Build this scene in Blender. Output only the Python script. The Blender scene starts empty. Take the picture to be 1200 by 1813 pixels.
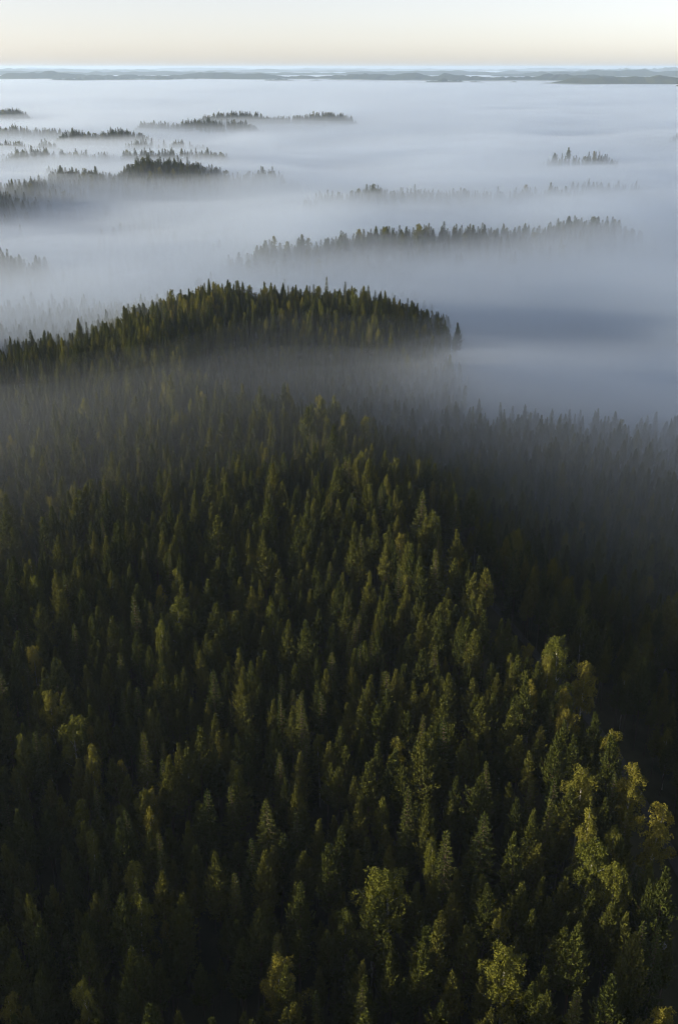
import bpy, math, random
import numpy as np
from mathutils import Vector, Matrix
R = math.radians
sc = bpy.context.scene
col = sc.collection

# ------------------------------------------------------------------ camera
CAM_Z, PITCH, FPX = 126.0, 23.62, 1800.0            # focal length in photo pixels (1813 high)
cam = bpy.data.cameras.new('camera')
cam.sensor_fit = 'VERTICAL'; cam.sensor_height = 36.0; cam.lens = FPX / 1813 * 36
cam.clip_start = 1.0; cam.clip_end = 120000
camera = bpy.data.objects.new('camera', cam); col.objects.link(camera)
camera.location = (0, 0, CAM_Z); camera.rotation_euler = (R(90 - PITCH), 0, 0)
sc.camera = camera

# ------------------------------------------------------------------ sky, sun, exposure
SUN_EL, SUN_AZ = 7.0, -102.0                        # azimuth clockwise from the view direction
world = bpy.data.worlds.new('World'); sc.world = world; world.use_nodes = True
wn = world.node_tree.nodes; wl = world.node_tree.links
sky = wn.new('ShaderNodeTexSky'); sky.sky_type = 'NISHITA'; sky.sun_disc = False
sky.sun_elevation = R(SUN_EL); sky.sun_rotation = R(SUN_AZ)
sky.air_density = 0.5; sky.dust_density = 0.8; sky.ozone_density = 0.0; sky.altitude = 0
hsv = wn.new('ShaderNodeHueSaturation'); hsv.inputs['Saturation'].default_value = 0.52
wb = wn.new('ShaderNodeMix'); wb.data_type = 'RGBA'; wb.blend_type = 'MULTIPLY'; wb.inputs[0].default_value = 1.0
wb.inputs[7].default_value = (1.025, 0.932, 1.01, 1)          # white balance of the picture
wl.new(sky.outputs[0], wb.inputs[6]); wl.new(wb.outputs[2], hsv.inputs['Color'])
wl.new(hsv.outputs[0], wn['Background'].inputs[0]); wn['Background'].inputs[1].default_value = 0.15
sl = bpy.data.lights.new('sun', 'SUN'); sl.energy = 5.0; sl.angle = R(0.5); sl.color = (1.0, 0.89, 0.68)
sun = bpy.data.objects.new('sun', sl); col.objects.link(sun)
sdir = Vector((math.sin(R(SUN_AZ)) * math.cos(R(SUN_EL)), math.cos(R(SUN_AZ)) * math.cos(R(SUN_EL)), math.sin(R(SUN_EL))))
sun.rotation_euler = sdir.to_track_quat('Z', 'Y').to_euler(); sun.location = sdir * 500
vs = sc.view_settings
vs.view_transform = 'Standard'; vs.look = 'None'; vs.exposure = 0.9; vs.gamma = 1.0; vs.use_curve_mapping = False
cy = sc.cycles
cy.max_bounces = 9; cy.diffuse_bounces = 2; cy.glossy_bounces = 1; cy.transmission_bounces = 2; cy.volume_bounces = 7
cy.transparent_max_bounces = 8; cy.caustics_reflective = False; cy.caustics_refractive = False
cy.use_denoising = True; cy.denoiser = 'OPENIMAGEDENOISE'
cy.use_adaptive_sampling = True; cy.adaptive_threshold = 0.016; cy.adaptive_min_samples = 40
cy.sample_clamp_indirect = 1.5; cy.filter_width = 1.2

rng = np.random.default_rng(7)
random.seed(7)

# ------------------------------------------------------------------ numeric helpers
def smooth(a, b, t):
    t = np.clip((np.asarray(t, float) - a) / (b - a), 0, 1)
    return t * t * (3 - 2 * t)

def vnoise(x, y, seed=0):
    x = np.asarray(x, float); y = np.asarray(y, float)
    xi = np.floor(x).astype(np.int64); yi = np.floor(y).astype(np.int64)
    fx = x - xi; fy = y - yi
    fx = fx * fx * fx * (fx * (fx * 6 - 15) + 10); fy = fy * fy * fy * (fy * (fy * 6 - 15) + 10)
    def h(a, b):
        n = (a * 374761393 + b * 668265263 + seed * 974634777) & 0xffffffff
        n = ((n ^ (n >> 13)) * 1274126177) & 0xffffffff
        n = (n ^ (n >> 16)) & 0xffffffff
        return n / 4294967295.0 * 2 - 1
    a = h(xi, yi); b = h(xi + 1, yi); c = h(xi, yi + 1); d = h(xi + 1, yi + 1)
    return (a * (1 - fx) + b * fx) * (1 - fy) + (c * (1 - fx) + d * fx) * fy

def fbm(x, y, seed=0, octv=4):
    s = 0; a = 1.0; t = 0
    for o in range(octv):
        s = s + a * vnoise(x * 2 ** o + 17.3 * o, y * 2 ** o - 9.1 * o, seed + o); t += a; a *= 0.5
    return s / t

def seg(x, y, x0, y0, x1, y1):
    dx, dy = x1 - x0, y1 - y0
    t = np.clip(((x - x0) * dx + (y - y0) * dy) / (dx * dx + dy * dy), 0, 1)
    return np.hypot(x - x0 - t * dx, y - y0 - t * dy), t

# wooded rises that stand out of the fog: x0, y0, x1, y1, height, half width, name
ROWS = [
    (-40, 630, 185, 728, 14, 20, 'long dark tree row just beyond the wooded hill'),
    (0, 915, 195, 930, 12.5, 22, 'faint tree row fading in the middle fog'),
    (-250, 1010, -165, 1030, 21, 38, 'dark wooded knoll above the fog bank'),
    (-165, 1030, -75, 1040, 17, 28, 'low tail trailing off the wooded knoll'),
    (-310, 770, -280, 940, 19, 34, 'hazy slope leading up to the wooded knoll'),
    (-370, 1265, -145, 1275, 20, 28, 'tree row right behind the wooded knoll'),
    (-400, 1650, -303, 1650, 24, 28, 'short dark tree row with a steep end'),
    (-330, 1890, -169, 1910, 28, 30, 'thin tree row far out in the fog'),
    (-245, 2070, 5, 2095, 31, 30, 'farthest long tree row before open fog'),
    (-830, 2260, -665, 2250, 31, 36, 'far tree row cut by the picture edge'),
    (-600, 1760, -460, 1750, 22, 30, 'faint far row of trees sunk in fog'),
    (252, 1230, 300, 1224, 21, 18, 'small lone tree island in white fog'),
    (228, 975, 278, 975, 12, 16, 'pale sunken tree clump in the fog'),
    (-305, 1130, -285, 1135, 15, 9, 'lone group of trees floating in fog'),
    (-425, 1320, -385, 1325, 17, 9, 'scattered trees standing alone in left fog'),
    (-480, 1480, -400, 1470, 19, 22, 'dark overlapping tree patch out in left fog'),
    (-275, 1480, -195, 1485, 18, 20, 'short low tree patch beyond the knoll row'),
    (520, 1650, 620, 1650, 22, 22, 'small tree clump cut by the picture edge'),
    (-228, 600, -195, 600, 11, 18, 'dim clump sunk in fog near the edge'),
]
EDGE_Y = [0, 60, 100, 115, 150, 190, 250, 300, 340, 400]
EDGE_X = [34, 36, 41, 43, 36, 26, 12, -5, -30, -60]
def edge_x(y): return np.interp(y, EDGE_Y, EDGE_X)

def height(x, y):
    x = np.asarray(x, float); y = np.asarray(y, float)
    near = 1 - smooth(3000, 6000, np.hypot(x, y))
    h = (2.2 * fbm(x / 160, y / 160, 3) - 0.5) * near + 3.0 * np.exp(-((x - 75) / 60) ** 2 - ((y - 210) / 90) ** 2)
    # the long ridge below the camera, falling off sharply on its right-hand side
    d = edge_x(y) - x                                # metres to the left of the stand's edge
    ridge = (15.0 - 0.035 * np.clip(d, 0, 260) + 2.5 * np.exp(-((d - 12) / 20) ** 2)) * smooth(-55, 6, d) * (1 - smooth(292, 352, y + 0.10 * (x + 40) + 76 * smooth(-25, -85, x) * -1.0))
    h = h + ridge
    h = h + 3.0 * np.exp(-((x + 45) / 26) ** 2 - ((y - 215) / 30) ** 2)
    h = h + 15.0 * np.exp(-((x + 112) / 38) ** 2 - ((y - 66) / 52) ** 2)         # unseen rise left of the frame, added to shade the lower left
    # the wooded hill in the middle
    h = h + 25 * np.exp(-(np.abs(x + 22) / 72) ** 3.4 - ((y - 432) / np.where(y < 432, 58, 44)) ** 2)
    for (x0, y0, x1, y1, hh, w, nm) in ROWS:
        dd, t = seg(x, y, x0, y0, x1, y1)
        h = h + hh * np.exp(-(dd / w) ** 2) * (0.86 + 0.14 * np.sin(t * 9 + x0))
    # low plain, then far hills
    return h

def fog_top(x, y):
    """Mean height of the fog's upper surface."""
    r = np.hypot(x, y)
    t = -16 + 46 * smooth(225, 440, r + np.where(x < 0, 0.2, 0.5) * np.clip(x, -110, 140))
    t = t + 10.0 * np.exp(-((x - 40) / 42) ** 2 - ((y - 352) / 22) ** 2)           # pocket before the hill
    t = t - 11.0 * np.exp(-((x - 105) / 70) ** 2 - ((y - 425) / 62) ** 2)           # thin hollow beside the hill
    t = t + 7.5 * fbm(x / 190, y / 140, 231, 3) * smooth(420, 600, r) * (1 - 0.5 * smooth(1500, 3000, r))
    t = t + 1.5 * np.exp(-((x - 135) / 80) ** 2 - ((y - 410) / 95) ** 2) + 2.5 * smooth(700, 2600, r) - 8.0 * np.exp(-((x + 190) / 110) ** 2 - ((y - 760) / 150) ** 2)
    return t

# ------------------------------------------------------------------ object helpers
def mesh_of(name, verts, faces, mats=(), midx=None, smooth_shade=False):
    me = bpy.data.meshes.new(name)
    me.from_pydata([tuple(v) for v in verts], [], [tuple(f) for f in faces])
    for m in mats: me.materials.append(m)
    if midx is not None: me.polygons.foreach_set('material_index', np.asarray(midx, np.int32))
    if smooth_shade: me.polygons.foreach_set('use_smooth', np.ones(len(me.polygons), bool))
    me.update()
    return me

def link(name, data, parent=None, loc=None):
    o = bpy.data.objects.new(name, data); col.objects.link(o)
    if parent: o.parent = parent
    if loc is not None: o.location = loc
    return o

def tag(o, label=None, cat=None, group=None, kind=None):
    if label: o['label'] = label
    if cat: o['category'] = cat
    if group: o['group'] = group
    if kind: o['kind'] = kind
    return o

# ------------------------------------------------------------------ materials
def new_mat(name):
    m = bpy.data.materials.new(name); m.use_nodes = True
    return m, m.node_tree.nodes, m.node_tree.links

def foliage_mat(name, c_dark, c_mid, c_light, transl=0.25):
    m, n, l = new_mat(name)
    n.remove(n['Principled BSDF'])
    oi = n.new('ShaderNodeObjectInfo'); tc = n.new('ShaderNodeTexCoord')
    no = n.new('ShaderNodeTexNoise'); no.inputs['Scale'].default_value = 1.3; no.inputs['Detail'].default_value = 3
    l.new(tc.outputs['Object'], no.inputs['Vector'])
    mx = n.new('ShaderNodeMath'); mx.operation = 'MULTIPLY_ADD'; mx.inputs[1].default_value = 0.62; 
    l.new(oi.outputs['Random'], mx.inputs[0])
    m2 = n.new('ShaderNodeMath'); m2.operation = 'MULTIPLY'; m2.inputs[1].default_value = 0.55
    l.new(no.outputs['Fac'], m2.inputs[0]); l.new(m2.outputs[0], mx.inputs[2])
    cr = n.new('ShaderNodeValToRGB')
    e = cr.color_ramp.elements
    e[0].position = 0.15; e[0].color = (*c_dark, 1); e[1].position = 0.95; e[1].color = (*c_light, 1)
    k = e.new(0.55); k.color = (*c_mid, 1)
    l.new(mx.outputs[0], cr.inputs[0])
    d = n.new('ShaderNodeBsdfDiffuse'); t = n.new('ShaderNodeBsdfTranslucent'); s = n.new('ShaderNodeMixShader')
    s.inputs[0].default_value = transl
    l.new(cr.outputs[0], d.inputs[0]); l.new(cr.outputs[0], t.inputs[0])
    l.new(d.outputs[0], s.inputs[1]); l.new(t.outputs[0], s.inputs[2])
    l.new(s.outputs[0], n['Material Output'].inputs['Surface'])
    return m

def bark_mat(name, low, high, spot, lo=0.3, hi=0.6, scale=6.0):
    m, n, l = new_mat(name)
    b = n['Principled BSDF']; b.inputs['Roughness'].default_value = 0.85; b.inputs['Specular IOR Level'].default_value = 0.2
    tc = n.new('ShaderNodeTexCoord'); sp = n.new('ShaderNodeSeparateXYZ')
    l.new(tc.outputs['Object'], sp.inputs[0])
    mr = n.new('ShaderNodeMapRange'); mr.inputs[1].default_value = lo * 17; mr.inputs[2].default_value = hi * 17
    l.new(sp.outputs[2], mr.inputs[0])
    mix = n.new('ShaderNodeMix'); mix.data_type = 'RGBA'
    mix.inputs[6].default_value = (*low, 1); mix.inputs[7].default_value = (*high, 1)
    l.new(mr.outputs[0], mix.inputs[0])
    no = n.new('ShaderNodeTexNoise'); no.inputs['Scale'].default_value = scale; no.inputs['Detail'].default_value = 4
    l.new(tc.outputs['Object'], no.inputs['Vector'])
    r2 = n.new('ShaderNodeMapRange'); r2.inputs[1].default_value = 0.52; r2.inputs[2].default_value = 0.68
    l.new(no.outputs['Fac'], r2.inputs[0])
    m2 = n.new('ShaderNodeMix'); m2.data_type = 'RGBA'; m2.inputs[7].default_value = (*spot, 1)
    l.new(r2.outputs[0], m2.inputs[0]); l.new(mix.outputs[2], m2.inputs[6]); l.new(m2.outputs[2], b.inputs['Base Color'])
    return m

M_PINE = foliage_mat('pine_needles', (0.034, 0.044, 0.011), (0.070, 0.078, 0.016), (0.118, 0.114, 0.022), 0.08)
M_SPRUCE = foliage_mat('spruce_needles', (0.024, 0.036, 0.010), (0.046, 0.056, 0.013), (0.080, 0.082, 0.017), 0.06)
M_BIRCH = foliage_mat('birch_leaves', (0.066, 0.078, 0.014), (0.120, 0.120, 0.020), (0.165, 0.142, 0.024), 0.2)
M_BARK_P = bark_mat('pine_bark', (0.055, 0.042, 0.033), (0.11, 0.06, 0.033), (0.06, 0.045, 0.035))
M_BARK_S = bark_mat('spruce_bark', (0.09, 0.07, 0.055), (0.12, 0.085, 0.06), (0.05, 0.04, 0.03))
M_BARK_B = bark_mat('birch_bark', (0.22, 0.21, 0.19), (0.42, 0.40, 0.36), (0.07, 0.06, 0.055), 0.05, 0.3, 4.0)

def ground_mat():
    m, n, l = new_mat('forest_floor')
    b = n['Principled BSDF']; b.inputs['Roughness'].default_value = 0.95; b.inputs['Specular IOR Level'].default_value = 0.1
    tc = n.new('ShaderNodeTexCoord')
    a = n.new('ShaderNodeTexNoise'); a.inputs['Scale'].default_value = 0.12; a.inputs['Detail'].default_value = 8
    l.new(tc.outputs['Object'], a.inputs['Vector'])
    cr = n.new('ShaderNodeValToRGB'); e = cr.color_ramp.elements
    e[0].position = 0.35; e[0].color = (0.020, 0.024, 0.010, 1); e[1].position = 0.7; e[1].color = (0.055, 0.050, 0.026, 1)
    l.new(a.outputs['Fac'], cr.inputs[0]); l.new(cr.outputs[0], b.inputs['Base Color'])
    return m
M_GROUND = ground_mat()

def track_mat():
    m, n, l = new_mat('track_gravel')
    b = n['Principled BSDF']; b.inputs['Roughness'].default_value = 0.9
    tc = n.new('ShaderNodeTexCoord')
    a = n.new('ShaderNodeTexNoise'); a.inputs['Scale'].default_value = 0.9; a.inputs['Detail'].default_value = 8
    l.new(tc.outputs['Object'], a.inputs['Vector'])
    cr = n.new('ShaderNodeValToRGB'); e = cr.color_ramp.elements
    e[0].position = 0.35; e[0].color = (0.020, 0.021, 0.016, 1); e[1].position = 0.7; e[1].color = (0.038, 0.037, 0.031, 1)
    l.new(a.outputs['Fac'], cr.inputs[0]); l.new(cr.outputs[0], b.inputs['Base Color'])
    return m

def volume_mat(name, density, color=(0.82, 0.895, 0.98), g=0.58):  # bluish default puts the blue skylight into the fog's own colour
    m, n, l = new_mat(name)
    n.remove(n['Principled BSDF'])
    v = n.new('ShaderNodeVolumePrincipled')
    v.inputs['Color'].default_value = (*color, 1); v.inputs['Density'].default_value = density
    v.inputs['Anisotropy'].default_value = g
    l.new(v.outputs[0], n['Material Output'].inputs['Volume'])
    return m

# ------------------------------------------------------------------ terrain: one sheet to the horizon
def polar(r0, r1, ratio, front=70, df=1.0, db=6.0):
    rs = [r0]
    while rs[-1] < r1: rs.append(rs[-1] * ratio)
    an = []; a = -180.0
    while a < 180 - 1e-6:
        an.append(a); a += df if -front - 1e-6 <= a < front - 1e-6 else db
    rs = np.array(rs); an = np.radians(an)
    RR, AA = np.meshgrid(rs, an, indexing='ij')
    return RR * np.sin(AA), RR * np.cos(AA), len(rs), len(an)

def polar_faces(nr, na):
    i = np.arange(nr - 1)[:, None]; j = np.arange(na)[None, :]
    j2 = (j + 1) % na
    q = np.stack([i * na + j, i * na + j2, (i + 1) * na + j2, (i + 1) * na + j], -1).reshape(-1, 4)
    return q

def fast_mesh(name, co, quads, extra=()):
    """Vertices, quads and extra polygons into a mesh."""
    me = bpy.data.meshes.new(name)
    me.from_pydata(co.tolist(), [], quads.tolist() + [list(e) for e in extra])
    me.update()
    return me

gx, gy, nr, na = polar(12, 42000, 1.035, 75, 0.8, 6)
gz = height(gx, gy) + 0.25 * vnoise(gx / 3, gy / 3, 5)
co = np.stack([gx, gy, gz], -1).reshape(-1, 3)
quads = polar_faces(nr, na)
me = fast_mesh('ground', co, quads, [list(range(na))[::-1]])
me.materials.append(M_GROUND)
me.polygons.foreach_set('use_smooth', np.ones(len(me.polygons), bool))
ground = tag(link('ground', me), kind='structure')

# gravel track in the dark gap beside the stand
ty = np.arange(40, 215, 3.0); tx = edge_x(ty) + np.interp(ty, [40, 110, 150, 215], [7, 7.5, 14, 10]) + 0.8 * np.sin(ty / 14)
vv, ff = [], []
for k in range(len(ty)):
    for s in (-1.2, -0.4, 0.4, 1.2):
        X = tx[k] + s
        vv.append((X, ty[k], 0))
vv = np.array(vv); vv[:, 2] = height(vv[:, 0], vv[:, 1]) + 0.32
for k in range(len(ty) - 1):
    for j in range(3):
        a = k * 4 + j; ff.append((a, a + 1, a + 5, a + 4))
tag(link('track', mesh_of('track', vv, ff, [track_mat()])), kind='structure')

# pale boulder in the dark gap
def boulder(x, y, r, seed):
    import bmesh
    bm = bmesh.new(); bmesh.ops.create_icosphere(bm, subdivisions=3, radius=r)
    rr_ = random.Random(seed); ph = [rr_.uniform(0, 6) for _ in range(6)]
    for v in bm.verts:
        n = v.co.normalized()
        k = 1 + .16 * math.sin(3 * n.x + ph[0]) + .14 * math.sin(4 * n.y + ph[1]) + .1 * math.sin(7 * n.z + 3 * n.x + ph[2]) + .04 * math.sin(13 * n.y + ph[3])
        v.co = Vector((n.x * r * k, n.y * r * k * .8, max(n.z * r * k * .75, -r * .4)))
    me = bpy.data.meshes.new('boulder'); bm.to_mesh(me); bm.free()
    m, n, l = new_mat('granite')
    b = n['Principled BSDF']; b.inputs['Roughness'].default_value = 0.9
    tc = n.new('ShaderNodeTexCoord'); a = n.new('ShaderNodeTexNoise'); a.inputs['Scale'].default_value = 3; a.inputs['Detail'].default_value = 8
    cr = n.new('ShaderNodeValToRGB'); cr.color_ramp.elements[0].color = (.10, .10, .10, 1); cr.color_ramp.elements[1].color = (.24, .24, .24, 1)
    l.new(tc.outputs['Object'], a.inputs['Vector']); l.new(a.outputs['Fac'], cr.inputs[0]); l.new(cr.outputs[0], b.inputs['Base Color'])
    me.materials.append(m)
    o = link('boulder', me, loc=(x, y, float(height(x, y)) + .3 * r))
    tag(o, 'pale grey boulder in the dark gap at the lower right', 'boulder')
boulder(44.0, 103.5, 0.7, 5)

# far wooded hills on the horizon, canopy as one bumpy mass each
def far_hill(x0, y0, x1, y1, top, halfw, seed):
    nu, nv = 220, 9
    L = math.hypot(x1 - x0, y1 - y0); ux, uy = (x1 - x0) / L, (y1 - y0) / L
    u = np.linspace(0, 1, nu)[:, None]; v = np.linspace(-1, 1, nv)[None, :]
    bump = 0.80 + 0.36 * fbm(u * 9 + seed, v * 0.8, seed, 4) + 0.10 * vnoise(u * 90, v * 3, seed)
    endf = smooth(0, 0.16, u) * smooth(0, 0.16, 1 - u)
    z = -8 + (top + 8) * bump * endf * 0.9 * np.clip(1 - v * v, 0, 1) ** 1.1
    z = np.minimum(z, 148.0)
    X = x0 + ux * L * u - uy * halfw * v; Y = y0 + uy * L * u + ux * halfw * v
    co = np.stack([X, Y, z], -1).reshape(-1, 3)
    i = np.arange(nu - 1)[:, None]; j = np.arange(nv - 1)[None, :]
    q = np.stack([i * nv + j, i * nv + j + 1, (i + 1) * nv + j + 1, (i + 1) * nv + j], -1).reshape(-1, 4)[:, ::-1]
    me = fast_mesh('hill', co, q); me.materials.append(M_HILL)
    tag(link('hill', me), kind='structure')
M_HILL = foliage_mat('far_forest', (0.028, 0.038, 0.018), (0.040, 0.050, 0.022), (0.055, 0.060, 0.026), 0.0)
HILLS = [
    (900, 6900, 5200, 6400, 100, 420, 1), (-300, 9000, 2400, 7900, 92, 420, 2), (-4300, 9600, 900, 9300, 104, 500, 3),
    (-2400, 8500, -900, 8700, 66, 260, 9), (-700, 8300, 500, 8100, 62, 240, 12), (300, 7300, 1300, 7100, 60, 220, 13), (1700, 5900, 2700, 5800, 60, 200, 14),
    (1200, 12500, 6800, 11200, 104, 600, 4), (-7400, 13500, 3200, 14500, 112, 700, 5), (-9000, 20000, 2000, 21500, 122, 900, 6),
    (1500, 17000, 9000, 16500, 108, 700, 7), (-3000, 29000, 12000, 29000, 124, 1100, 8), (-14000, 30000, -1000, 31000, 132, 1100, 10),
    (4200, 20500, 7600, 20000, 138, 500, 11),
]
for hdef in HILLS: far_hill(*hdef)

# ------------------------------------------------------------------ tree meshes
class TB:
    def __init__(s): s.v = []; s.f = []
    def tube(s, pts, rad, n=5):
        base = len(s.v); m = len(pts)
        for k, (p, r) in enumerate(zip(pts, rad)):
            p = Vector(p)
            d = (Vector(pts[min(k + 1, m - 1)]) - Vector(pts[max(k - 1, 0)])).normalized()
            a = d.orthogonal().normalized(); b = d.cross(a)
            for j in range(n):
                t = 2 * math.pi * j / n
                s.v.append(tuple(p + a * (r * math.cos(t)) + b * (r * math.sin(t))))
        for k in range(m - 1):
            for j in range(n):
                j2 = (j + 1) % n
                s.f.append((base + k * n + j, base + k * n + j2, base + (k + 1) * n + j2, base + (k + 1) * n + j))
    def blade(s, p, d, ln, wd, rnd):
        d = d.normalized(); side = d.cross(Vector((rnd.gauss(0, 1), rnd.gauss(0, 1), rnd.gauss(0, 1))))
        if side.length < 1e-4: return
        side = side.normalized() * wd * 0.5
        b = len(s.v)
        m = p + d * ln * 0.45
        s.v += [tuple(p), tuple(m + side), tuple(p + d * ln), tuple(m - side)]
        s.f.append((b, b + 1, b + 2, b + 3))

def rv(rnd, s=1.0): return Vector((rnd.gauss(0, s), rnd.gauss(0, s), rnd.gauss(0, s)))

def make_pine(seed, H=17.0, cb=0.42, wide=1.0):
    rnd = random.Random(seed); T, C = TB(), TB()
    bx, by = rnd.uniform(-.5, .5), rnd.uniform(-.5, .5)
    ax = lambda z: Vector((bx * math.sin(z / H * 2.2), by * math.sin(z / H * 2.6), z))
    zs = [-0.6, 0.4, 3, 6, 9, 12, 14.5, 16.2, H * 0.985]
    zs = [z * H / 17 for z in zs]
    T.tube([ax(z) for z in zs], [0.21, 0.17, .15, .14, .12, .095, .06, .035, .012], 6)
    z = cb * H; ph = rnd.uniform(0, 6)
    lop = rnd.uniform(0, 6.28)
    while z < H - 0.25:
        t = (z - cb * H) / (H - cb * H)
        nb = rnd.choice([3, 4, 4, 5]) if t < 0.85 else 3
        bb = (1 - t) * H * (1 - cb)                      # metres below the tip
        L0 = wide * min(0.18 + 0.23 * bb + 0.022 * bb * bb, 2.3) * (0.7 + 0.3 * min(1, t / 0.15))
        for k in range(nb):
            a = ph + k * 2 * math.pi / nb + rnd.uniform(-.4, .4)
            L = L0 * rnd.uniform(0.55, 1.2) * (1 + 0.16 * math.cos(a - lop))
            el = R(-2 + 58 * t ** 1.1 + rnd.uniform(-10, 10))
            d = Vector((math.cos(a) * math.cos(el), math.sin(a) * math.cos(el), math.sin(el)))
            p0 = ax(z); up = Vector((0, 0, 1))
            p1 = p0 + d * L * 0.6; p2 = p0 + d * L + up * (0.16 * L)
            T.tube([p0, p1, p2], [0.035 * (1.2 - t), 0.02, 0.008], 3)
            sdv = d.cross(up).normalized()
            spots = [(1.0, 0.0), (.72, 0.0)] + [(rnd.uniform(.45, .9), sg * rnd.uniform(.10, .34)) for sg in (-1, 1) for _ in range(1 if L < .9 else 2)]
            for (s, w) in spots:                            # upright shoots, each a small candle of needles
                b = p0 + d * L * s + up * (0.16 * L * s * s) + sdv * w * L - d * abs(w) * L * .3
                ax_ = (up * 1.0 + d * 0.5 + sdv * w * .8 + rv(rnd, .12)).normalized()
                cl = rnd.uniform(.42, .85)
                for g in range(17):
                    q = rnd.random()
                    C.blade(b + ax_ * cl * (q - .35), ax_ * (.6 + q * .9) + rv(rnd, .36), rnd.uniform(.24, .38), rnd.uniform(.09, .14), rnd)
            for q in range(max(3, int(L / .22))):           # needles further in
                s = rnd.uniform(.1, .7)
                for g in range(4): C.blade(p0 + d * L * s + sdv * rnd.gauss(0, .16 * L) + rv(rnd, .1), up * .5 + d * .5 + rv(rnd, .5), .42, .21, rnd)
        ph += 0.9; z += (0.58 - 0.22 * t) * rnd.uniform(0.8, 1.2)
    top = ax(H * 0.985)
    for g in range(50): C.blade(top + Vector((0, 0, rnd.uniform(-1.3, .15))), Vector((0, 0, 1)) + rv(rnd, .33), rnd.uniform(.25, .42), .09, rnd)
    return T, C

def make_spruce(seed, H=18.0, wide=1.0):
    rnd = random.Random(seed); T, C = TB(), TB()
    T.tube([(0, 0, -0.6), (0, 0, 0.5), (0, 0, H * .4), (0, 0, H * .75), (0, 0, H)], [0.24, 0.19, .13, .07, .012], 6)
    z = 0.13 * H; ph = 0
    up = Vector((0, 0, 1))
    while z < H - 0.2:
        t = z / H
        nb = 6 if t < 0.8 else 5
        L0 = wide * (0.1 + 0.20 * (H - z) + 0.006 * (H - z) ** 2)
        L0 = min(L0, 2.5 * wide)
        for k in range(nb):
            a = ph + k * 2 * math.pi / nb + rnd.uniform(-.3, .3)
            L = L0 * rnd.uniform(0.72, 1.14)
            h = Vector((math.cos(a), math.sin(a), 0)); sd = h.cross(up)
            tilt = 0.42 * (t - 0.55)                       # lower branches hang, upper ones rise
            p0 = Vector((0, 0, z))
            pt = lambda s: p0 + h * L * s + up * (L * (tilt * s - 0.30 * s * (1 - s) + 0.10 * s * s * s))
            T.tube([p0, pt(.5), pt(1)], [0.03, 0.018, 0.006], 3)
            n_t = max(4, int(L / 0.125))
            for q in range(n_t):
                s = 0.12 + 0.88 * (q + rnd.random() * .7) / n_t
                c = pt(s); wl_ = (0.16 + 0.34 * L * (1.05 - s)) * rnd.uniform(.75, 1.2)
                for sg in (-1, 1):
                    C.blade(c, (sd * sg * 0.9 + h * 0.75 - up * rnd.uniform(.05, .5)), min(wl_, .75) + .12, rnd.uniform(.11, .17), rnd)
                if rnd.random() < .6: C.blade(c, (-up + h * .35 + rv(rnd, .2)), rnd.uniform(.25, .42), .11, rnd)
            for g in range(5): C.blade(pt(.92), h + up * .15 + rv(rnd, .3), .38, .10, rnd)
        ph += 0.53; z += (0.80 - 0.40 * t) * rnd.uniform(.85, 1.15)
    for g in range(10): C.blade(Vector((0, 0, H - rnd.uniform(.0, .9))), up * 1.2 + rv(rnd, .3), rnd.uniform(.3, .5), .12, rnd)
    return T, C

def make_birch(seed, H=18.5, wide=1.0, fork=True):
    rnd = random.Random(seed); T, C = TB(), TB()
    up = Vector((0, 0, 1))
    bx, by = rnd.uniform(-.7, .7), rnd.uniform(-.7, .7)
    ax = lambda z: Vector((bx * (z / H) ** 2, by * (z / H) ** 2, z))
    T.tube([ax(z * H) for z in (-.03, .03, .2, .4, .6, .78, .92, .985)], [.22, .17, .145, .125, .10, .07, .035, .012], 6)
    limbs = []
    nl = rnd.randint(11, 14)
    ph = rnd.uniform(0, 6)
    for k in range(nl):
        z = H * (0.40 + 0.55 * (k / nl) + rnd.uniform(-.015, .015)); a = ph + k * 2.4
        t = (z / H - .40) / .6
        L = wide * (3.1 * (1 - t) ** 0.8 + .7) * rnd.uniform(.8, 1.15)
        el = R(62 + rnd.uniform(-8, 10) - 6 * t)
        h = Vector((math.cos(a), math.sin(a), 0))
        d = h * math.cos(el) + up * math.sin(el)
        p0 = ax(z); p1 = p0 + d * L * .5 - up * .1; p2 = p0 + d * L + h * .3 * L * .4
        T.tube([p0, p1, p2], [.06 * (1.15 - t), .035, .01], 4)
        limbs.append((p0, p1, p2, h, L))
    limbs.append((ax(H * .8), ax(H * .9), ax(H * .985), Vector((1, 0, 0)), 2.2))
    for (p0, p1, p2, h, L) in limbs:
        ntw = int(9 + 6 * L)
        for q in range(ntw):
            s = 0.22 + 0.78 * rnd.random()
            c = p0.lerp(p1, s * 2) if s < .5 else p1.lerp(p2, s * 2 - 1)
            a = rnd.uniform(0, 6.28); hh = Vector((math.cos(a), math.sin(a), 0)) + h * .35
            tl = rnd.uniform(.5, 1.15) * (1.15 - .45 * s)
            drop = rnd.uniform(.5, 1.7)
            n_l = int(7 + 8 * drop)
            for w in range(n_l):
                v = (w + rnd.random()) / n_l
                b = c + hh * tl * math.sin(min(v * 1.9, 1.57)) + up * (.28 * math.sin(min(v * 3, 3.14)) - drop * max(0, v - .35) * 1.25)
                for g in range(2):
                    C.blade(b + rv(rnd, .09), rv(rnd, 1) - up * .5, rnd.uniform(.18, .28), rnd.uniform(.13, .18), rnd)
    return T, C

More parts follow.
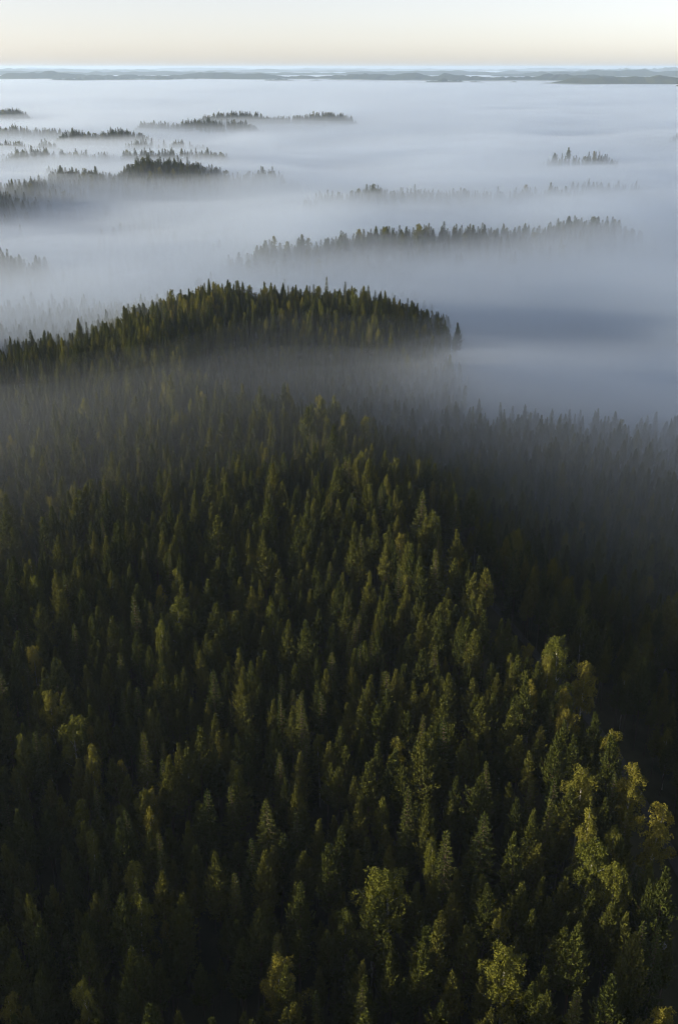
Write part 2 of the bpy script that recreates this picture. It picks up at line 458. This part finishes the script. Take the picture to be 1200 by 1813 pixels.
def to_pair(kind, maker, mats, variants):
    out = []
    for kw in variants:
        T, C = maker(**kw)
        tm = mesh_of(kind + '_trunk', T.v, T.f, [mats[0]]); cm = mesh_of(kind + '_crown', C.v, C.f, [mats[1]])
        off = len(T.v)
        jm = mesh_of(kind + '_whole', T.v + C.v, T.f + [tuple(i + off for i in f) for f in C.f], mats, [0] * len(T.f) + [1] * len(C.f))
        out.append((tm, cm, jm))
    return out

PINES = to_pair('pine', make_pine, [M_BARK_P, M_PINE], [dict(seed=s, cb=c, wide=w) for s, c, w in
        ((1, .48, 1.0), (2, .52, .9), (3, .44, 1.12), (4, .55, 1.0), (5, .50, .85), (6, .42, 1.05))])
SPRUCES = to_pair('spruce', make_spruce, [M_BARK_S, M_SPRUCE], [dict(seed=s, wide=w) for s, w in ((11, 1.0), (12, .85), (13, 1.12), (14, .78))])
BIRCHES = to_pair('birch', make_birch, [M_BARK_B, M_BIRCH], [dict(seed=s, wide=w) for s, w in ((21, 1.0), (22, .8), (23, 1.2), (24, .9))])
KIT = {'pine': PINES, 'spruce': SPRUCES, 'birch': BIRCHES}
BASE_H = {'pine': 17.0, 'spruce': 18.0, 'birch': 18.5}

# ------------------------------------------------------------------ where the trees stand
cp, sp_ = math.cos(R(PITCH)), math.sin(R(PITCH))
def project(x, y, z):
    """Photo pixel (1200 x 1813) of a point."""
    zz = z - CAM_Z
    depth = y * cp - zz * sp_; upv = y * sp_ + zz * cp
    return 600 + FPX * x / depth, 906.5 - FPX * upv / depth, depth

def top_at(u, v, H):
    """Ground spot of a tree of height H whose tip shows at that pixel."""
    dx = (u - 600) / FPX; dv = (906.5 - v) / FPX
    dy = cp + dv * sp_; dz = -sp_ + dv * cp
    h = 16.0
    for _ in range(12):
        t = (h + H - CAM_Z) / dz
        h = float(height(t * dx, t * dy))
    return t * dx, t * dy

trees = []        # dict(kind, x, y, H, var, rz, lean, wide, note)
# trees one can single out in the photograph: kind, pixel of the tip, height, variant, width, description
NOTABLE = [
    ('birch', 694, 1535, 20, 2, 1.25, 'broad forked golden birch low in the middle of the stand'),
    ('birch', 662, 1560, 18, 1, 0.95, 'slim birch pressed against the broad forked golden birch'),
    ('birch', 610, 1602, 16, 0, 0.85, 'bright lime birch beside the broad forked golden birch'),
    ('birch', 497, 1702, 17, 2, 1.05, 'wide straw-coloured birch at the bottom edge'),
    ('birch', 898, 1662, 19, 0, 1.15, 'round golden birch with pale trunk at lower right'),
    ('birch', 1120, 1357, 20, 3, 1.0, 'birch with long bare white trunk over the track'),
    ('birch', 1163, 1405, 20, 1, 0.95, 'tall dusky birch standing farthest out over the track'),
    ('birch', 1044, 1428, 20, 1, 0.75, 'narrow coppery birch with a thin bright top'),
    ('birch', 1046, 1487, 19, 0, 1.1, 'yellow-green birch below the narrow coppery birch'),
    ('birch', 1097, 1518, 19, 3, 1.0, 'rusty gold birch near the dark track'),
    ('birch', 1085, 1462, 17, 1, 0.8, 'dim slender birch between the rusty birch and the track'),
    ('birch', 1034, 1352, 19, 0, 1.1, 'olive birch above the narrow coppery birch'),
    ('birch', 994, 1130, 18, 2, 1.0, 'pale gold birch on the upper part of the stand edge'),
    ('birch', 1038, 1164, 18, 0, 0.95, 'sunlit birch leaning out at the stand edge'),
    ('birch', 1012, 1248, 17, 2, 0.9, 'rounded yellow birch under the leaning edge birch'),
    ('birch', 1083, 1286, 18, 1, 1.0, 'light green birch at the outer stand edge'),
    ('birch', 1180, 1782, 16, 0, 1.0, 'golden birch in the bottom right corner'),
    ('birch', 16, 1768, 16, 1, 0.9, 'yellow birch in the bottom left corner'),
    ('birch', 231, 1512, 17, 3, 0.8, 'dark slender birch with pale trunk in the shaded left'),
    ('birch', 236, 1582, 18, 1, 0.9, 'shaded birch with a long thin trunk at left'),
    ('birch', 312, 1062, 19, 2, 1.1, 'hazy broad birch rising above the pines'),
    ('birch', 128, 1275, 18, 2, 1.2, 'wide bushy birch among pines at left'),
    ('birch', 565, 1296, 15, 1, 0.75, 'slim bright golden birch in the middle of the pines'),
    ('birch', 152, 705, 20, 0, 0.9, 'tall birch glowing in the sunny haze'),
    ('birch', 570, 700, 20, 3, 0.9, 'amber birch at the far tip of the ridge'),
    ('birch', 652, 735, 20, 1, 0.9, 'brownish birch at the far tip of the ridge'),
    ('birch', 346, 600, 19, 1, 0.9, 'bright birch on the foot of the wooded hill'),
    ('birch', 350, 492, 20, 0, 1.1, 'broad yellow birch on the shoulder of the wooded hill'),
    ('birch', 627, 514, 20, 3, 0.85, 'tall birch on the dark end of the wooded hill'),
    ('spruce', 690, 1187, 18, 0, 1.05, 'sharp layered spruce among pines in the middle'),
    ('spruce', 787, 1100, 15, 1, 0.9, 'small pointed spruce behind the layered spruce'),
    ('spruce', 766, 1138, 16, 0, 0.95, 'dark cone-shaped spruce behind the layered spruce'),
    ('spruce', 641, 1085, 16, 1, 0.9, 'green spire of spruce high in the pines'),
    ('spruce', 646, 1133, 14, 1, 0.9, 'short spruce below the green spire'),
    ('spruce', 492, 1190, 17, 0, 0.9, 'spruce with broad skirts left of centre'),
    ('spruce', 240, 1050, 21, 1, 0.85, 'tall thin spruce in the brown haze'),
    ('spruce', 414, 1392, 17, 0, 0.9, 'dark spruce spire above the shaded left hollow'),
    ('spruce', 440, 1482, 18, 3, 0.85, 'sunlit yellow-green narrow spruce left of centre'),
    ('spruce', 417, 1542, 17, 3, 0.9, 'narrow spruce in front of the yellow-green spruce'),
    ('spruce', 524, 1445, 16, 2, 1.0, 'ragged spruce with open branches left of centre'),
    ('spruce', 116, 1655, 15, 2, 1.05, 'broad dim spruce with lit tip at lower left'),
    ('spruce', 280, 1782, 14, 0, 0.8, 'small lit spruce tip at the bottom edge'),
    ('spruce', 505, 492, 22, 1, 0.9, 'pointed spruce on the crest of the wooded hill'),
    ('spruce', 373, 480, 22, 1, 0.9, 'dark spruce on the crest behind the yellow birch'),
    ('spruce', 655, 528, 22, 0, 0.9, 'dark spruce on the shaded end of the wooded hill'),
    ('spruce', 779, 560, 20, 1, 0.9, 'last spire on the right foot of the wooded hill'),
    ('pine', 389, 912, 21, 2, 1.15, 'tall broad pine standing out on the small mound'),
    ('pine', 783, 1232, 18, 2, 1.05, 'big sunlit pine below the spruces'),
    ('pine', 752, 1632, 18, 2, 1.1, 'large bushy pine beside the lower golden birches'),
    ('pine', 750, 1010, 18, 0, 1.0, 'pine on the far brow of the ridge stand'),
    ('pine', 862, 1005, 18, 3, 1.0, 'leaning pine at the upper corner of the stand edge'),
    ('pine', 826, 1640, 17, 5, 1.0, 'rounded pine between the lower golden birches'),
    ('pine', 855, 1380, 18, 0, 1.1, 'twin-topped sunny pine right of centre'),
    ('pine', 1010, 1395, 17, 3, 1.0, 'dark pine beside the olive edge birch'),
]
for (k, u, v, H, var, wd, txt) in NOTABLE:
    x, y = top_at(u, v, H)
    trees.append(dict(kind=k, x=x, y=y, H=H, var=var, rz=rng.uniform(0, 6.28), wide=wd, note=txt, row=-1))
fx = np.array([t['x'] for t in trees]); fy = np.array([t['y'] for t in trees])

def in_zone_near(x, y):
    lim = 0.37 * y + 26
    return (y > 30) & (y < 520) & (x < lim) & (x > -lim - 110)

s = 2.95
X, Y = np.meshgrid(np.arange(-330, 240, s), np.arange(30, 530, s * .9))
X = X + (np.arange(X.shape[0])[:, None] % 2) * s * .5
X = (X + rng.uniform(-.48, .48, X.shape) * s).ravel(); Y = (Y + rng.uniform(-.48, .48, Y.shape) * s * .9).ravel()
ok = in_zone_near(X, Y)
d_edge = X - edge_x(Y)
gap_w = np.interp(Y, [0, 115, 150, 200, 260, 300], [12, 13, 17, 10, 3, 0])
ok &= ~((d_edge > 0.5) & (d_edge < gap_w) & (Y < 300))
# open bog in the hollow right of the wooded hill
bog = lambda x, y: (x > 48 + 8 * fbm(x / 20, y / 20, 77, 2)) & (y > 352 - (x - 48) * .28 + 9 * fbm(x / 16, y / 16, 78, 2)) & (y < 615)
ok &= ~bog(X, Y)
# small natural gaps in the canopy
ok &= fbm(X / 17, Y / 17, 31, 3) > -0.6
ok &= rng.random(X.shape) > 0.17 - 0.13 * smooth(190, 270, Y)
X, Y = X[ok], Y[ok]
dn = np.full(X.shape, 99.0)
for a, b in zip(fx, fy): dn = np.minimum(dn, np.hypot(X - a, Y - b))
X, Y = X[dn > 2.3], Y[dn > 2.3]
hh = height(X, Y)
on_hill = np.exp(-((X + 30) / 85) ** 2 - ((Y - 432) / 50) ** 2)
pb = 0.025 + 0.07 * (fbm(X / 40, Y / 40, 51, 3) > 0.22) + 0.36 * on_hill + 0.16 * np.exp(-((X - edge_x(Y)) / 7) ** 2) * (Y < 300)
ps = 0.09 + 0.10 * (fbm(X / 35, Y / 35, 61, 3) > 0.15) + 0.12 * on_hill
u = rng.random(X.shape)
hn = fbm(X / 55, Y / 55, 71, 3)
for i in range(len(X)):
    k = 'birch' if u[i] < pb[i] else ('spruce' if u[i] < pb[i] + ps[i] else 'pine')
    H = {'pine': rng.normal(15.4, 2.5), 'spruce': rng.normal(16.4, 2.6), 'birch': rng.normal(16.4, 1.8)}[k] + 1.6 * hn[i]
    H *= 1 - .14 * float(smooth(4, 22, X[i] - edge_x(Y[i])))
    H = max(9.5, min(H, 22.5))
    trees.append(dict(kind=k, x=X[i], y=Y[i], H=H, var=int(rng.integers(len(KIT[k]))), rz=rng.uniform(0, 6.28),
                      wide=rng.uniform(.68, 1.0) * (1 - .14 * float(smooth(200, 300, Y[i]))) * (.8 if k == 'birch' else 1), note=None, row=-1))
# trees on the rises beyond
for ri, (x0, y0, x1, y1, h0, w, nm) in enumerate(ROWS):
    L = math.hypot(x1 - x0, y1 - y0); s = 4.6 if y0 < 1200 else 5.0
    m = 1.35 * w
    n = int((L + 2 * m) * 2 * m / (s * s))
    a = rng.uniform(-m, L + m, n); b = rng.normal(0, 0.62 * w, n)
    ux, uy = (x1 - x0) / L, (y1 - y0) / L
    X = x0 + ux * a - uy * b; Y = y0 + uy * a + ux * b
    keep = []
    for i in range(n):
        if all(abs(X[i] - X[j]) + abs(Y[i] - Y[j]) > 2.6 for j in keep[-60:]): keep.append(i)
    for i in keep:
        k = 'spruce' if rng.random() < .8 else ('pine' if rng.random() < .7 else 'birch')
        cl = float(fbm(X[i] / 22, Y[i] / 22, 301 + ri, 3))
        if cl < -0.30 and y0 < 1500 and rng.random() < .75: continue
        H = max(9, min(rng.normal(16.6 + 3.5 * cl, 2.4), 25))
        trees.append(dict(kind=k, x=X[i], y=Y[i], H=H, var=int(rng.integers(len(KIT[k]))), rz=rng.uniform(0, 6.28),
                          wide=rng.uniform(.95, 1.25), note=None, row=ri))
# sparse wood sunk in the fog of the lowland
n = 7000
Y = 500 + 900 * rng.random(n) ** 1.4; X = rng.uniform(-1, .55, n) * (0.37 * Y + 40)
ok = (fbm(X / 120, Y / 160, 81, 3) > -0.05) & ~bog(X, Y)
for x, y in zip(X[ok], Y[ok]):
    k = 'spruce' if rng.random() < .6 else 'pine'
    trees.append(dict(kind=k, x=x, y=y, H=max(6, rng.normal(10.5, 2.0)), var=int(rng.integers(4)), rz=rng.uniform(0, 6.28), wide=1.0, note=None, row=-2))
tx = np.array([t['x'] for t in trees]); ty = np.array([t['y'] for t in trees]); tH = np.array([t['H'] for t in trees])
tz = height(tx, ty)
pu, pv, pd = project(tx, ty, tz + tH)
fz = fog_top(tx, ty)
for i, t in enumerate(trees):
    t['z'] = tz[i]; t['u'] = pu[i]; t['v'] = pv[i]; t['d'] = pd[i]; t['clear'] = tz[i] + tH[i] - fz[i]
    t['lean'] = (rng.normal(0, .025), rng.normal(0, .025))

# ------------------------------------------------------------------ which trees become things of their own
def inside(t, pad=0): return -pad < t['u'] < 1200 + pad and 0 < t['v'] < 1800 + pad
single = {}
for kind, cap in (('pine', 300), ('spruce', 300), ('birch', 300)):
    c = [t for t in trees if t['kind'] == kind and t['row'] == -1 and inside(t)]
    c.sort(key=lambda t: (t['note'] is None, t['d']))
    single[kind] = c[:cap]
rowt = [t for t in trees if t['row'] >= 0 and t['kind'] != 'birch' and inside(t) and t['clear'] > 3.5]
rowt.sort(key=lambda t: -(min(t['clear'], 14)) / t['d'])
single['conifer'] = rowt[:290]
for k in single:
    for t in single[k]: t['single'] = True

def ordinal(n):
    w = ['', 'first', 'second', 'third', 'fourth', 'fifth', 'sixth', 'seventh', 'eighth', 'ninth', 'tenth', 'eleventh', 'twelfth']
    if n < len(w): return w[n]
    return f"{n}{'th' if 10 <= n % 100 <= 20 else {1: 'st', 2: 'nd', 3: 'rd'}.get(n % 10, 'th')}"

marks = [t for k in ('pine', 'spruce', 'birch') for t in single[k] if t['note']]
SHORT = {}
STOP = set('in the of at a on with to and over near beside among above below between out'.split())
def short_of(t):
    w = t['note'].split()[:8]
    while w[-1] in STOP: w.pop()
    return ' '.join(w)
near_of = {}
for kind in ('pine', 'spruce', 'birch'):
    for t in single[kind]:
        if t['note']: t['label'] = t['note']; continue
        m = min(marks, key=lambda q: (q['u'] - t['u']) ** 2 + (q['v'] - t['v']) ** 2)
        du, dv = t['u'] - m['u'], t['v'] - m['v']
        side = ('to the right of' if du > 0 else 'to the left of') if abs(du) > abs(dv) else ('in front of' if dv > 0 else 'behind')
        near_of.setdefault((kind, id(m), side), []).append((du * du + dv * dv, t, m))
for (kind, _, side), lst in near_of.items():
    lst.sort(key=lambda q: q[0])
    for i, (_, t, m) in enumerate(lst):
        t['label'] = f"{ordinal(i + 1)} {kind} {side} the {short_of(m)}"
byrow = {}
for t in single['conifer']: byrow.setdefault(t['row'], []).append(t)
for r, lst in byrow.items():
    lst.sort(key=lambda t: t['u'])
    for i, t in enumerate(lst): t['label'] = f"{ordinal(i + 1)} conifer from the left in the {ROWS[r][6]}"

GROUP = {'pine': 'pines of the ridge stand', 'spruce': 'spruces of the ridge and hill', 'birch': 'birches of the ridge and hill', 'conifer': 'conifers rising out of the fog'}
for kind in ('pine', 'spruce', 'birch'):
    for t in single[kind]:
        tm, cm, jm = KIT[kind][t['var']]
        e = link(kind + '_tree', None, loc=(t['x'], t['y'], t['z'] - 0.15))
        e.empty_display_size = 0.5
        k = t['H'] / BASE_H[kind]
        e.scale = (k * t['wide'], k * t['wide'], k); e.rotation_euler = (t['lean'][0], t['lean'][1], t['rz'])
        tag(e, t['label'], kind + ' tree', GROUP[kind])
        link('trunk', tm, e); link('crown', cm, e)
for t in single['conifer']:
    o = link('conifer_tree', KIT[t['kind']][t['var']][2], loc=(t['x'], t['y'], t['z'] - 0.15))
    k = t['H'] / BASE_H[t['kind']]
    o.scale = (k * t['wide'], k * t['wide'], k); o.rotation_euler = (t['lean'][0], t['lean'][1], t['rz'])
    tag(o, t['label'], 'conifer', GROUP['conifer'])

# ------------------------------------------------------------------ the rest of each kind: one mass of forest
def forest(name, kind, lst):
    me = bpy.data.meshes.new(name)
    n = len(lst)
    me.vertices.add(n)
    me.vertices.foreach_set('co', np.array([(t['x'], t['y'], t['z'] - .15) for t in lst], np.float32).ravel())
    a = me.attributes.new('tree_scale', 'FLOAT_VECTOR', 'POINT')
    a.data.foreach_set('vector', np.array([(t['H'] / BASE_H[kind] * t['wide'],) * 2 + (t['H'] / BASE_H[kind],) for t in lst], np.float32).ravel())
    a = me.attributes.new('tree_turn', 'FLOAT_VECTOR', 'POINT')
    a.data.foreach_set('vector', np.array([(t['lean'][0], t['lean'][1], t['rz']) for t in lst], np.float32).ravel())
    a = me.attributes.new('tree_kind', 'INT', 'POINT')
    a.data.foreach_set('value', np.array([t['var'] for t in lst], np.int32))
    src = bpy.data.collections.new(kind + '_models')
    for i, (tm, cm, jm) in enumerate(KIT[kind]):
        src.objects.link(bpy.data.objects.new(f'{kind}_model_{i:02d}', jm))
    o = link(name, me)
    ng = bpy.data.node_groups.new(name + '_scatter', 'GeometryNodeTree')
    ng.interface.new_socket('Geometry', in_out='INPUT', socket_type='NodeSocketGeometry')
    ng.interface.new_socket('Geometry', in_out='OUTPUT', socket_type='NodeSocketGeometry')
    N, Lk = ng.nodes, ng.links
    gi = N.new('NodeGroupInput'); go = N.new('NodeGroupOutput')
    ci = N.new('GeometryNodeCollectionInfo'); ci.inputs['Collection'].default_value = src
    ci.inputs['Separate Children'].default_value = True; ci.inputs['Reset Children'].default_value = True
    ip = N.new('GeometryNodeInstanceOnPoints'); ip.inputs['Pick Instance'].default_value = True
    def attr(nm, dt):
        q = N.new('GeometryNodeInputNamedAttribute'); q.data_type = dt; q.inputs['Name'].default_value = nm
        return q.outputs['Attribute']
    er = N.new('FunctionNodeEulerToRotation')
    Lk.new(attr('tree_turn', 'FLOAT_VECTOR'), er.inputs[0])
    Lk.new(gi.outputs[0], ip.inputs['Points']); Lk.new(ci.outputs[0], ip.inputs['Instance'])
    Lk.new(attr('tree_kind', 'INT'), ip.inputs['Instance Index']); Lk.new(er.outputs[0], ip.inputs['Rotation'])
    Lk.new(attr('tree_scale', 'FLOAT_VECTOR'), ip.inputs['Scale']); Lk.new(ip.outputs[0], go.inputs[0])
    md = o.modifiers.new('scatter', 'NODES'); md.node_group = ng
    return o
for kind in ('pine', 'spruce', 'birch'):
    lst = [t for t in trees if t['kind'] == kind and not t.get('single')]
    o = forest(kind + '_forest', kind, lst)
    tag(o, {'pine': 'dense mass of dark pines covering the ridge and lowland', 'spruce': 'spruces scattered through the misty forest beyond',
            'birch': 'birches scattered through the misty forest beyond'}[kind], 'forest', None, 'stuff')

# ------------------------------------------------------------------ fog: nested banks with wavy tops, and the thin air
fxg, fyg, fr, fa = polar(20, 34000, 1.028, 62, 1.0, 7)
fq = polar_faces(fr, fa)
rr = np.hypot(fxg, fyg)
T0 = fog_top(fxg, fyg)
VEIL = [(1, .0008), (-8, .0012), (2, .0010)]                   # thin mist drifting over the ridge's far end
LAYERS = [(9, .0012), (5.5, .0025), (3, .004), (0, .006), (-3, .007), (-7, .008)]
T1 = -16 + 42 * smooth(110, 235, rr + 0.3 * np.clip(-fxg, 0, 90)) + 23 * np.exp(-((rr - 300) / np.where(rr < 300, 85, 42)) ** 2) * smooth(130, 260, rr) - 9 * smooth(330, 420, rr) + 6 * smooth(0, -80, fxg) * smooth(150, 240, rr) - 13 * smooth(-10, -70, fxg) * smooth(245, 300, rr)
for i, (off, dens) in enumerate(LAYERS + VEIL):
    amp = smooth(120, 420, rr)
    big = 1 + rr / 900
    amp = amp * (1 + 0.7 * smooth(500, 900, rr)) if i < len(LAYERS) else amp * 1.9
    if i == len(LAYERS) + 2:                        # cold mist in the shaded valley beside the ridge
        T1 = -16 + 48 * smooth(2, 42, fxg - edge_x(fyg)) * smooth(110, 210, rr) - 10 * smooth(330, 420, rr)
    z = (T0 if i < len(LAYERS) else T1) + off + amp * (5.5 * fbm(fxg / (110 * big), fyg / (85 * big), 100 + i // 2, 3) + 4.0 * fbm(fxg / (240 * big) + i * .13, fyg / (70 * big), 190 + i // 3, 3) + 3.0 * fbm(fxg / (40 * big), fyg / (30 * big), 140 + i * 3, 2))
    z = np.maximum(z, -9.0)
    co = np.stack([fxg, fyg, z], -1).reshape(-1, 3)
    ring = np.stack([fxg[-1], fyg[-1], np.full(fa, -10.0)], -1)
    b0 = len(co)
    co = np.concatenate([co, ring])
    wall = np.array([((fr - 1) * fa + j, (fr - 1) * fa + (j + 1) % fa, b0 + (j + 1) % fa, b0 + j) for j in range(fa)])
    me = fast_mesh('fog', co, np.concatenate([fq, wall]), [list(range(fa))[::-1], [b0 + j for j in range(fa)]])
    me.materials.append(volume_mat('fog_volume', dens) if i < len(LAYERS) else volume_mat('mist_volume', dens, (0.86, 0.925, 1.0), 0.62))
    tag(link('fog', me), 'layer of low white morning fog lying over the lowland', 'fog', None, 'stuff')

def box(name, x0, x1, y0, y1, z0, z1, mat):
    v = [(x, y, z) for z in (z0, z1) for y in (y0, y1) for x in (x0, x1)]
    f = [(0, 2, 3, 1), (4, 5, 7, 6), (0, 1, 5, 4), (1, 3, 7, 5), (3, 2, 6, 7), (2, 0, 4, 6)]
    return link(name, mesh_of(name, v, f, [mat]))
tag(box('haze', -44000, 44000, -44000, 44000, -14, 156, volume_mat('haze_air', 5.5e-5, (0.62, 0.79, 1.0), 0.2)), 'thin blue morning haze over the whole forest', 'haze', None, 'stuff')
